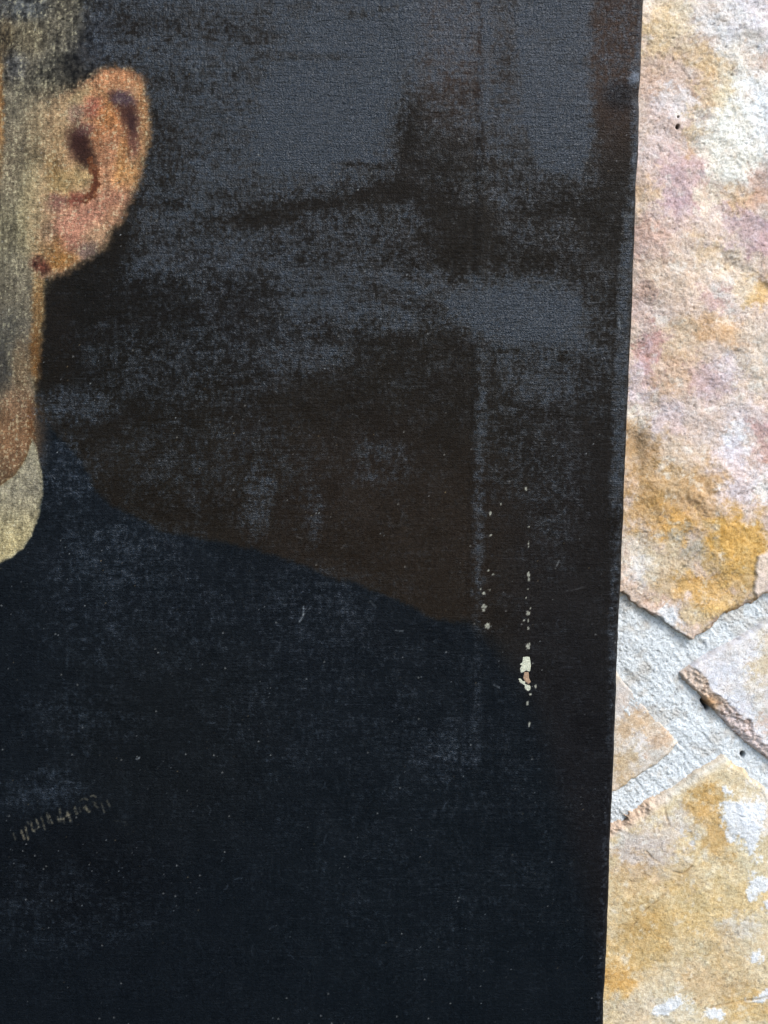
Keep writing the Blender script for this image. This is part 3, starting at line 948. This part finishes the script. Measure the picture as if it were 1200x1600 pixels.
bloom_sheen_poly([(215, 350), (330, 345), (420, 350), (430, 420), (300, 455), (190, 440)], .47, 32)
bloom_sheen_blob(420, 470, 230, 80, .32)
bloom_sheen_poly([(765, 545), (912, 545), (912, 625), (850, 640), (790, 610)], .44, 30)
bloom_sheen_blob(930, 500, 34, 160, .30)
bloom_sheen_blob(470, 560, 80, 30, .48)
bloom_sheen_blob(300, 560, 190, 100, .25)
bloom_sheen_blob(120, 635, 66, 34, .42)
bloom_sheen_blob(330, 720, 200, 100, .20)
bloom_sheen_blob(402, 770, 30, 70, .36, 8)
bloom_sheen_blob(490, 800, 16, 60, .26)
bloom_sheen_blob(600, 725, 60, 50, .24)
bloom_sheen_blob(690, 450, 420, 240, .14)
bloom_sheen_poly([(744, 540), (768, 540), (758, 780), (752, 930), (738, 930), (740, 800)], .46, 12)
bloom_sheen_poly([(742, 930), (758, 930), (748, 1180), (730, 1180)], .24, 14)
bloom_sheen_blob(800, 700, 60, 120, .20)
bloom_sheen_blob(860, 740, 60, 170, .21)
bloom_sheen_blob(972, 560, 13, 260, .62, 2.4)  # reflection on the rounded edge, painted into the colour through this mask
bloom_sheen_blob(962, 950, 10, 200, .40, 2.4)
bloom_sheen_blob(996, 160, 9, 170, .62, 2.2)
bloom_sheen_blob(965, 40, 40, 130, .34)
# jacket: thin bluish film in patches
bloom_sheen_blob(190, 880, 130, 80, .25)
bloom_sheen_blob(110, 740, 60, 70, .27)
bloom_sheen_blob(230, 960, 190, 110, .18)
bloom_sheen_blob(490, 960, 120, 90, .20)
bloom_sheen_blob(520, 1120, 260, 160, .14)
bloom_sheen_blob(60, 1235, 70, 34, .34, -8)
bloom_sheen_blob(130, 1120, 110, 60, .18)
bloom_sheen_blob(660, 1300, 300, 280, .12)
bloom_sheen_blob(100, 1420, 160, 80, .18)
bloom_sheen_blob(700, 1180, 60, 60, .30)
bloom_sheen_blob(460, 1000, 620, 760, .07)
# darker passages of the painted sky reflection
for (cx, cy, rx, ry, v, a) in ((350, 40, 100, 26, .40, 8), (195, 40, 34, 26, .6, -10), (275, 190, 40, 70, .25, 0), (262, 255, 40, 50, .40, 0), (560, 22, 26, 10, .5, 0), (600, 12, 26, 8, .4, 0),
                               (790, 80, 14, 40, .30, 0), (565, 258, 34, 6, .6, 0), (470, 88, 70, 6, .45, 0), (400, 60, 22, 16, .5, 0), (610, 462, 36, 12, .45, 8), (668, 480, 26, 9, .6, 10),
                               (235, 480, 90, 36, .45, 0), (390, 480, 46, 40, .45, 0), (415, 345, 50, 12, .75, -6), (480, 322, 60, 8, .5, -4), (600, 300, 66, 14, .75, -8), (700, 375, 80, 44, .55, 0),
                               (672, 190, 44, 40, .40, 0), (690, 290, 80, 40, .35, 0), (700, 250, 60, 24, .35, 0), (880, 310, 34, 26, .45, 0), (930, 380, 30, 70, .4, 0), (820, 395, 60, 24, .4, 0), (260, 320, 50, 10, .5, 0), (330, 305, 34, 8, .4, 0)):
    bloom_sheen_blob(cx, cy, rx, ry, v, a, .7, True)
# threads and dabs break it up
n_l = fbm(px / 34, py / 24, 441, 4, 0.6)
n_h = afbm(px / 22, py / 4.2, 442, 3)
n_v = afbm(px / 4.6, py / 20, 443, 3)
n_s = fbm(px / 5.2, py / 5.2, 444, 3, 0.65)
amp = 0.08 + 0.92 * np.sqrt(np.clip(B, 0, 1) * np.clip(1.12 - B, 0, 1))
Bn = B + amp * (0.20 * n_l + 0.26 * n_h + 0.24 * n_v + 0.50 * n_s + 0.22 * spk)
bloom_sheen = np.clip(0.80 * sstep(0.06, 1.0, Bn) + 0.20 * np.clip(Bn * 0.95, 0, 1), 0, 1)
n_f = fbm(px / 3.0, py / 3.0, 446, 2) + fbm(px / 7, py / 9, 447, 2) * 0.8
bloom_sheen = np.clip(bloom_sheen + sstep(0.35, 1.25, n_f) * 0.45 * sstep(0.10, 0.28, B) * (1 - sstep(0.34, 0.6, B)) * (1 - 0.6 * sstep(820, 900, py)), 0, 1)
bloom_sheen *= 1 - 0.75 * skin
ear_in = sstep(-8, 6, poly_sdf(px, py, ear))
bloom_sheen *= 1 - 0.8 * ear_in
# bloom haze and reflected sky, both put into the colour as blue-grey
sheen_film = np.array([48, 67, 86.])
rgb = rgb + (sheen_film - rgb) * (bloom_sheen * 0.55)[..., None]

# ---- dust, lint, small losses, and sparse weave glints put into the colour
flat = rgb.reshape(-1, 3)
fx, fy = px.ravel(), py.ravel()
vis = np.nonzero((fx > -20) & (fx < 1010) & (fy > -20) & (fy < 1620))[0]
pick = rng.choice(vis, 5200, replace=False)
st = (rng.random(5200) ** 4.0 * 0.85 + 0.03) * (0.35 + 0.65 * sstep(-0.2, 0.7, fbm(fx[pick] / 70, fy[pick] / 70, 455, 3)))
st *= np.where(fy[pick] > 950, 0.75, 1.0)
tone = np.where(rng.random(5200)[:, None] < 0.7, np.array([176, 178, 176.]), np.array([150, 128, 92.]))
flat[pick] += (tone - flat[pick]) * st[:, None]
big = rng.choice(vis, 130, replace=False)
nx_ = px.shape[1]
for k in (0, 1, nx_):
    j = np.minimum(big + k, len(flat) - 1)
    flat[j] += (np.array([190, 188, 180.]) - flat[j]) * (0.55 if k == 0 else 0.3)
rgb = flat.reshape(rgb.shape)
rl = random.Random(5)
for i in range(70):
    x, y = rl.uniform(250, 960), rl.uniform(420, 1560)
    a, L = rl.uniform(0, 6.28), rl.uniform(5, 17)
    b = a + rl.uniform(-0.9, 0.9)
    x1, y1 = x + L * math.cos(a) / 2, y + L * math.sin(a) / 2
    paint_line(px, py, rgb, [(x, y), (x1, y1), (x1 + L * math.cos(b) / 2, y1 + L * math.sin(b) / 2)], 0.7, (112, 122, 134), rl.uniform(.06, .26))
# scuffs
for pts, wd, st in (([(474, 948), (474, 960), (471, 968), (467, 972)], 1.2, .6), ([(474, 960), (484, 950)], 1.4, .4), ([(578, 939), (586, 948)], 0.8, .3),
                    ([(534, 856), (540, 850)], 1.4, .3), ([(464, 839), (472, 841)], 1.0, .3), ([(618, 985), (630, 986)], 1.2, .4),
                    ([(886, 923), (900, 921), (914, 917)], 0.8, .2), ([(868, 888), (874, 876)], 1.2, .45), ([(975, 338), (994, 337)], 1.5, .5),
                    ([(966, 495), (968, 515)], 1.6, .5), ([(214, 1186), (217, 1184)], 2.4, .8), ([(300, 108), (312, 112)], 1.4, .5), ([(772, 1070), (780, 1074)], 1.4, .45)):
    paint_line(px, py, rgb, pts, wd, (168, 172, 172), st, rag)

LOSS = np.zeros(px.shape)
Z8 = lambda pts: [(700 + x / 4.0, 750 + y / 4.0) for x, y in pts]
LOSS_BIG = [Z8([(470, 1108), (490, 1104), (510, 1106), (518, 1150), (519, 1160), (513, 1198), (488, 1192), (470, 1203), (455, 1206), (450, 1178), (462, 1160), (450, 1152), (466, 1140)]),
            Z8([(438, 1238), (455, 1238), (468, 1256), (480, 1254), (484, 1276), (516, 1284), (518, 1312), (500, 1322), (478, 1304), (480, 1284), (458, 1272), (446, 1262)])]
LOSS_BARE = [Z8([(476, 1200), (505, 1198), (507, 1234), (520, 1262), (503, 1278), (484, 1262), (470, 1240)])]
ragl = fbm(px / 2.4, py / 2.4, 451, 2)
for pts in LOSS_BIG + LOSS_BARE:
    xs, ys = [p[0] for p in pts], [p[1] for p in pts]
    m = in_box(px, py, min(xs) - 6, min(ys) - 6, max(xs) + 6, max(ys) + 6)
    LOSS[m] = np.maximum(LOSS[m], sstep(-0.4, 1.4, poly_sdf(px[m], py[m], pts)))
DOTS = [(503, 1040, 11, 19), (500, 832, 10, 12), (475, 878, 5, 5), (503, 930, 5, 9), (503, 590, 6, 13), (503, 400, 5, 18), (500, 680, 5, 5), (487, 735, 4, 5), (487, 55, 6, 9),
        (228, 790, 14, 12), (222, 813, 10, 12), (250, 915, 17, 14), (222, 710, 8, 8), (262, 688, 9, 5), (202, 682, 6, 5), (265, 208, 6, 11), (265, 345, 8, 4), (252, 565, 5, 5),
        (282, 590, 5, 5), (508, 1515, 5, 7), (513, 1338, 5, 7), (497, 1390, 5, 14), (330, 152, 5, 5), (505, 292, 4, 6), (506, 620, 3, 12), (516, 800, 4, 5), (508, 1530, 3, 8), (545, 1290, 5, 9), (503, 880, 3, 9)]
for (x, y, rx, ry) in DOTS:
    x, y, rx, ry = 700 + x / 4, 750 + y / 4, max(rx / 4, 1.1), max(ry / 4, 1.1)
    m = in_box(px, py, x - 10, y - 10, x + 10, y + 10)
    d = np.sqrt(((px[m] - x) / rx) ** 2 + ((py[m] - y) / ry) ** 2) + ragl[m] * 0.5
    k = 1 - sstep(0.7, 1.35, d)
    rgb[m] = rgb[m] + (np.array([186, 184, 166.]) - rgb[m]) * (k * 0.92)[:, None]
rgb = rgb + (np.array([120, 116, 96.]) - rgb) * (LOSS * 0.6)[..., None]

paint_blob(px, py, rgb, 990, 122, 8, 13, (136, 148, 162), .75, 15, .6, spk * 0.5)  # pale highlight on the edge nick, painted into the colour
paint_blob(px, py, rgb, 970, 150, 26, 22, (24, 23, 24), .7)
# worn pale ticks along the turned edge
edge_d = (U_EDGE - UU) / PX
tick = sstep(0.35, 0.9, fbm(px / 4, py / 9, 461, 3)) * (1 - sstep(4, 14, edge_d)) * sstep(1.5, 4, edge_d)
tick_w = np.where(py < 330, 0.6, 0.25) + 0.4 * np.exp(-((py - 130) / 26) ** 2)
rgb = rgb + (np.array([118, 124, 132.]) - rgb) * (tick * tick_w)[..., None]
fray = np.exp(-((py - 1150) / 12) ** 2) * (1 - sstep(1, 5, edge_d))
fray = np.maximum(fray, sstep(0.5, 0.9, fbm(px / 3, py / 14, 462, 2)) * (1 - sstep(1.0, 3.4, edge_d)) * sstep(1250, 1330, py) * 0.7)
rgb = rgb + (np.array([150, 160, 168.]) - rgb) * (fray * 0.5)[..., None]
dust = sstep(0.25, 0.8, spk + 0.2) * np.exp(-((edge_d - 11) / 5) ** 2) * sstep(1180, 1260, py) * 0.22
rgb = rgb + (np.array([120, 132, 146.]) - rgb) * dust[..., None]

# ---- relief (in photograph pixels)
h = fbm(px / 90, py / 90, 471, 3) * 1.2 + spk * 0.10 + fbm(px / 7, py / 6, 472, 3, 0.6) * 0.14 * (0.4 + bloom_sheen)
h += 0.5 * np.exp(-((edge_d - 232) / 7.0) ** 2) - 0.5 * np.exp(-((edge_d - 246) / 5.0) ** 2)          # bar mark
h += skin * (thr_v * 0.12 + thr_h * 0.10)
rip = afbm(px / 22, py / 6.5, 473, 3) * (1 - sstep(8, 60, edge_d)) * sstep(-0.5, 0.5, fbm(px / 20, py / 26, 475, 2)) * (1 - sstep(150, 260, py)) * 0.9        # puckers at the upper edge
h += rip
h -= LOSS * 1.9
dent = np.exp(-((edge_d - 4) / 8.0) ** 2 - ((py - 148) / 14) ** 2)
h -= dent * 8.0
h += np.exp(-((edge_d - 12) / 6.0) ** 2 - ((py - 126) / 8) ** 2) * 2.0
r = R_EDGE * (1 + 0.15 * fbm(py / 60, px * 0, 474, 2))
dmin = np.minimum.reduce([U_EDGE - UU, UU - U_LEFT, V_TOP - VV, VV - V_BOT])
q = np.clip(1 - dmin / r, 0, 1)
h -= (r / PX) * (1 - np.sqrt(np.clip(1 - q * q, 0, 1)))
P = P + np.array([0, -1.0, 0]) * (h * PX)[..., None]
wav = (fbm(VV / PX / 80, VV * 0, 481, 2) * 0.9 + fbm(VV / PX / 14, VV * 0, 482, 2) * 0.22) * np.clip(1 - edge_d / 30, 0, 1)
P = P + U_AX * (wav * PX)[..., None]
ny, nx = px.shape
V = P.reshape(-1, 3)
Q = grid_quads(ny, nx)
# turned-over sides down to the stretcher's back
ring = np.concatenate([np.arange(nx), np.arange(1, ny) * nx + nx - 1, (ny - 1) * nx + np.arange(nx - 2, -1, -1), np.arange(ny - 2, 0, -1) * nx])
back = V[ring].copy()
inset = back - (P.reshape(-1, 3).mean(0))
back[:, 1] = 0.0175
nV = len(V)
V2 = np.concatenate([V, back])
i = np.arange(len(ring))
side = np.stack([ring, nV + i, nV + (i + 1) % len(ring), np.roll(ring, -1)], -1)
Q2 = np.concatenate([Q, side])
me = raw_mesh('canvas', V2, Q2)
lin = to_lin(rgb.reshape(-1, 3)) / CANVAS_GAIN
dark = np.tile(to_lin((30, 27, 26)) / CANVAS_GAIN, (len(ring), 1))
set_col(me, 'Col', np.concatenate([lin, dark]))
set_float(me, 'Bloom', np.concatenate([bloom_sheen.ravel(), np.zeros(len(ring))]))
rel = 0.35 + 0.65 * bloom_sheen + 0.2 * skin
set_float(me, 'Relief', np.concatenate([np.clip(rel + 0.45 * np.exp(-((edge_d - 30) / 45) ** 2) * (1 - sstep(120, 330, py)), 0, 1).ravel(), np.full(len(ring), 0.3)]))
canvas = link('canvas', me, [M_CANVAS], painting)


def patch(name, pts, mat, label):
    """irregular bare spot lying in the hollow of the lost paint"""
    w = unproject(np.array([p[0] for p in pts]), np.array([p[1] for p in pts]), 0.0)
    c = w.mean(0)
    n = len(pts)
    bm_v = [(*((w[k] - c) * 1.0)[[0]], 0.00012, (w[k] - c)[2]) for k in range(n)]
    bm_v += [((w[k] - c)[0] * 0.5, 0.00004, (w[k] - c)[2] * 0.5) for k in range(n)] + [(0, 0.00006, 0)]
    f = [(k, (k + 1) % n, n + (k + 1) % n, n + k) for k in range(n)] + [(n + k, n + (k + 1) % n, 2 * n) for k in range(n)]
    pm = bpy.data.meshes.new(name)
    pm.from_pydata([tuple(map(float, v)) for v in bm_v], [], f)
    o = link(name, pm, [mat], painting)
    o.location = (c[0], 0.0, c[2])
    o['label'] = label
    return o


for pts in LOSS_BIG:
    patch('paint_loss', pts, M_GROUND, 'small chip of lost paint baring the white ground')
for pts in LOSS_BARE:
    patch('paint_loss', pts, M_LINEN, 'small chip of lost paint baring the tan linen')


def bar(x0, z0, x1, z1, y0=0.0052, y1=0.0172):
    c = [(x0, z0), (x1, z0), (x1, z1), (x0, z1)]
    b = 0.0012
    v = [(x, y1, z) for x, z in c] + [(x, y0 + b, z) for x, z in c]
    cx, cz = (x0 + x1) / 2, (z0 + z1) / 2
    v += [(x - math.copysign(b, x - cx), y0, z - math.copysign(b, z - cz)) for x, z in c]
    f = [(3, 2, 1, 0), (8, 9, 10, 11)] + [(k, (k + 1) % 4, 4 + (k + 1) % 4, 4 + k) for k in range(4)] + [(4 + k, 4 + (k + 1) % 4, 8 + (k + 1) % 4, 8 + k) for k in range(4)]
    m = bpy.data.meshes.new('stretcher_bar')
    m.from_pydata(v, [], f)
    o = link('stretcher_bar', m, [M_WOOD], painting)
    o.rotation_euler = (0, ROLL, 0)
    return o


g, bwid = 0.001, 0.045
bar(U_EDGE - bwid, V_BOT + g, U_EDGE - g, V_TOP - g)
bar(U_LEFT + g, V_BOT + g, U_LEFT + bwid, V_TOP - g)
bar(U_LEFT + bwid + 0.0005, V_TOP - bwid, U_EDGE - bwid - 0.0005, V_TOP - g)
bar(U_LEFT + bwid + 0.0005, V_BOT + g, U_EDGE - bwid - 0.0005, V_BOT + bwid)
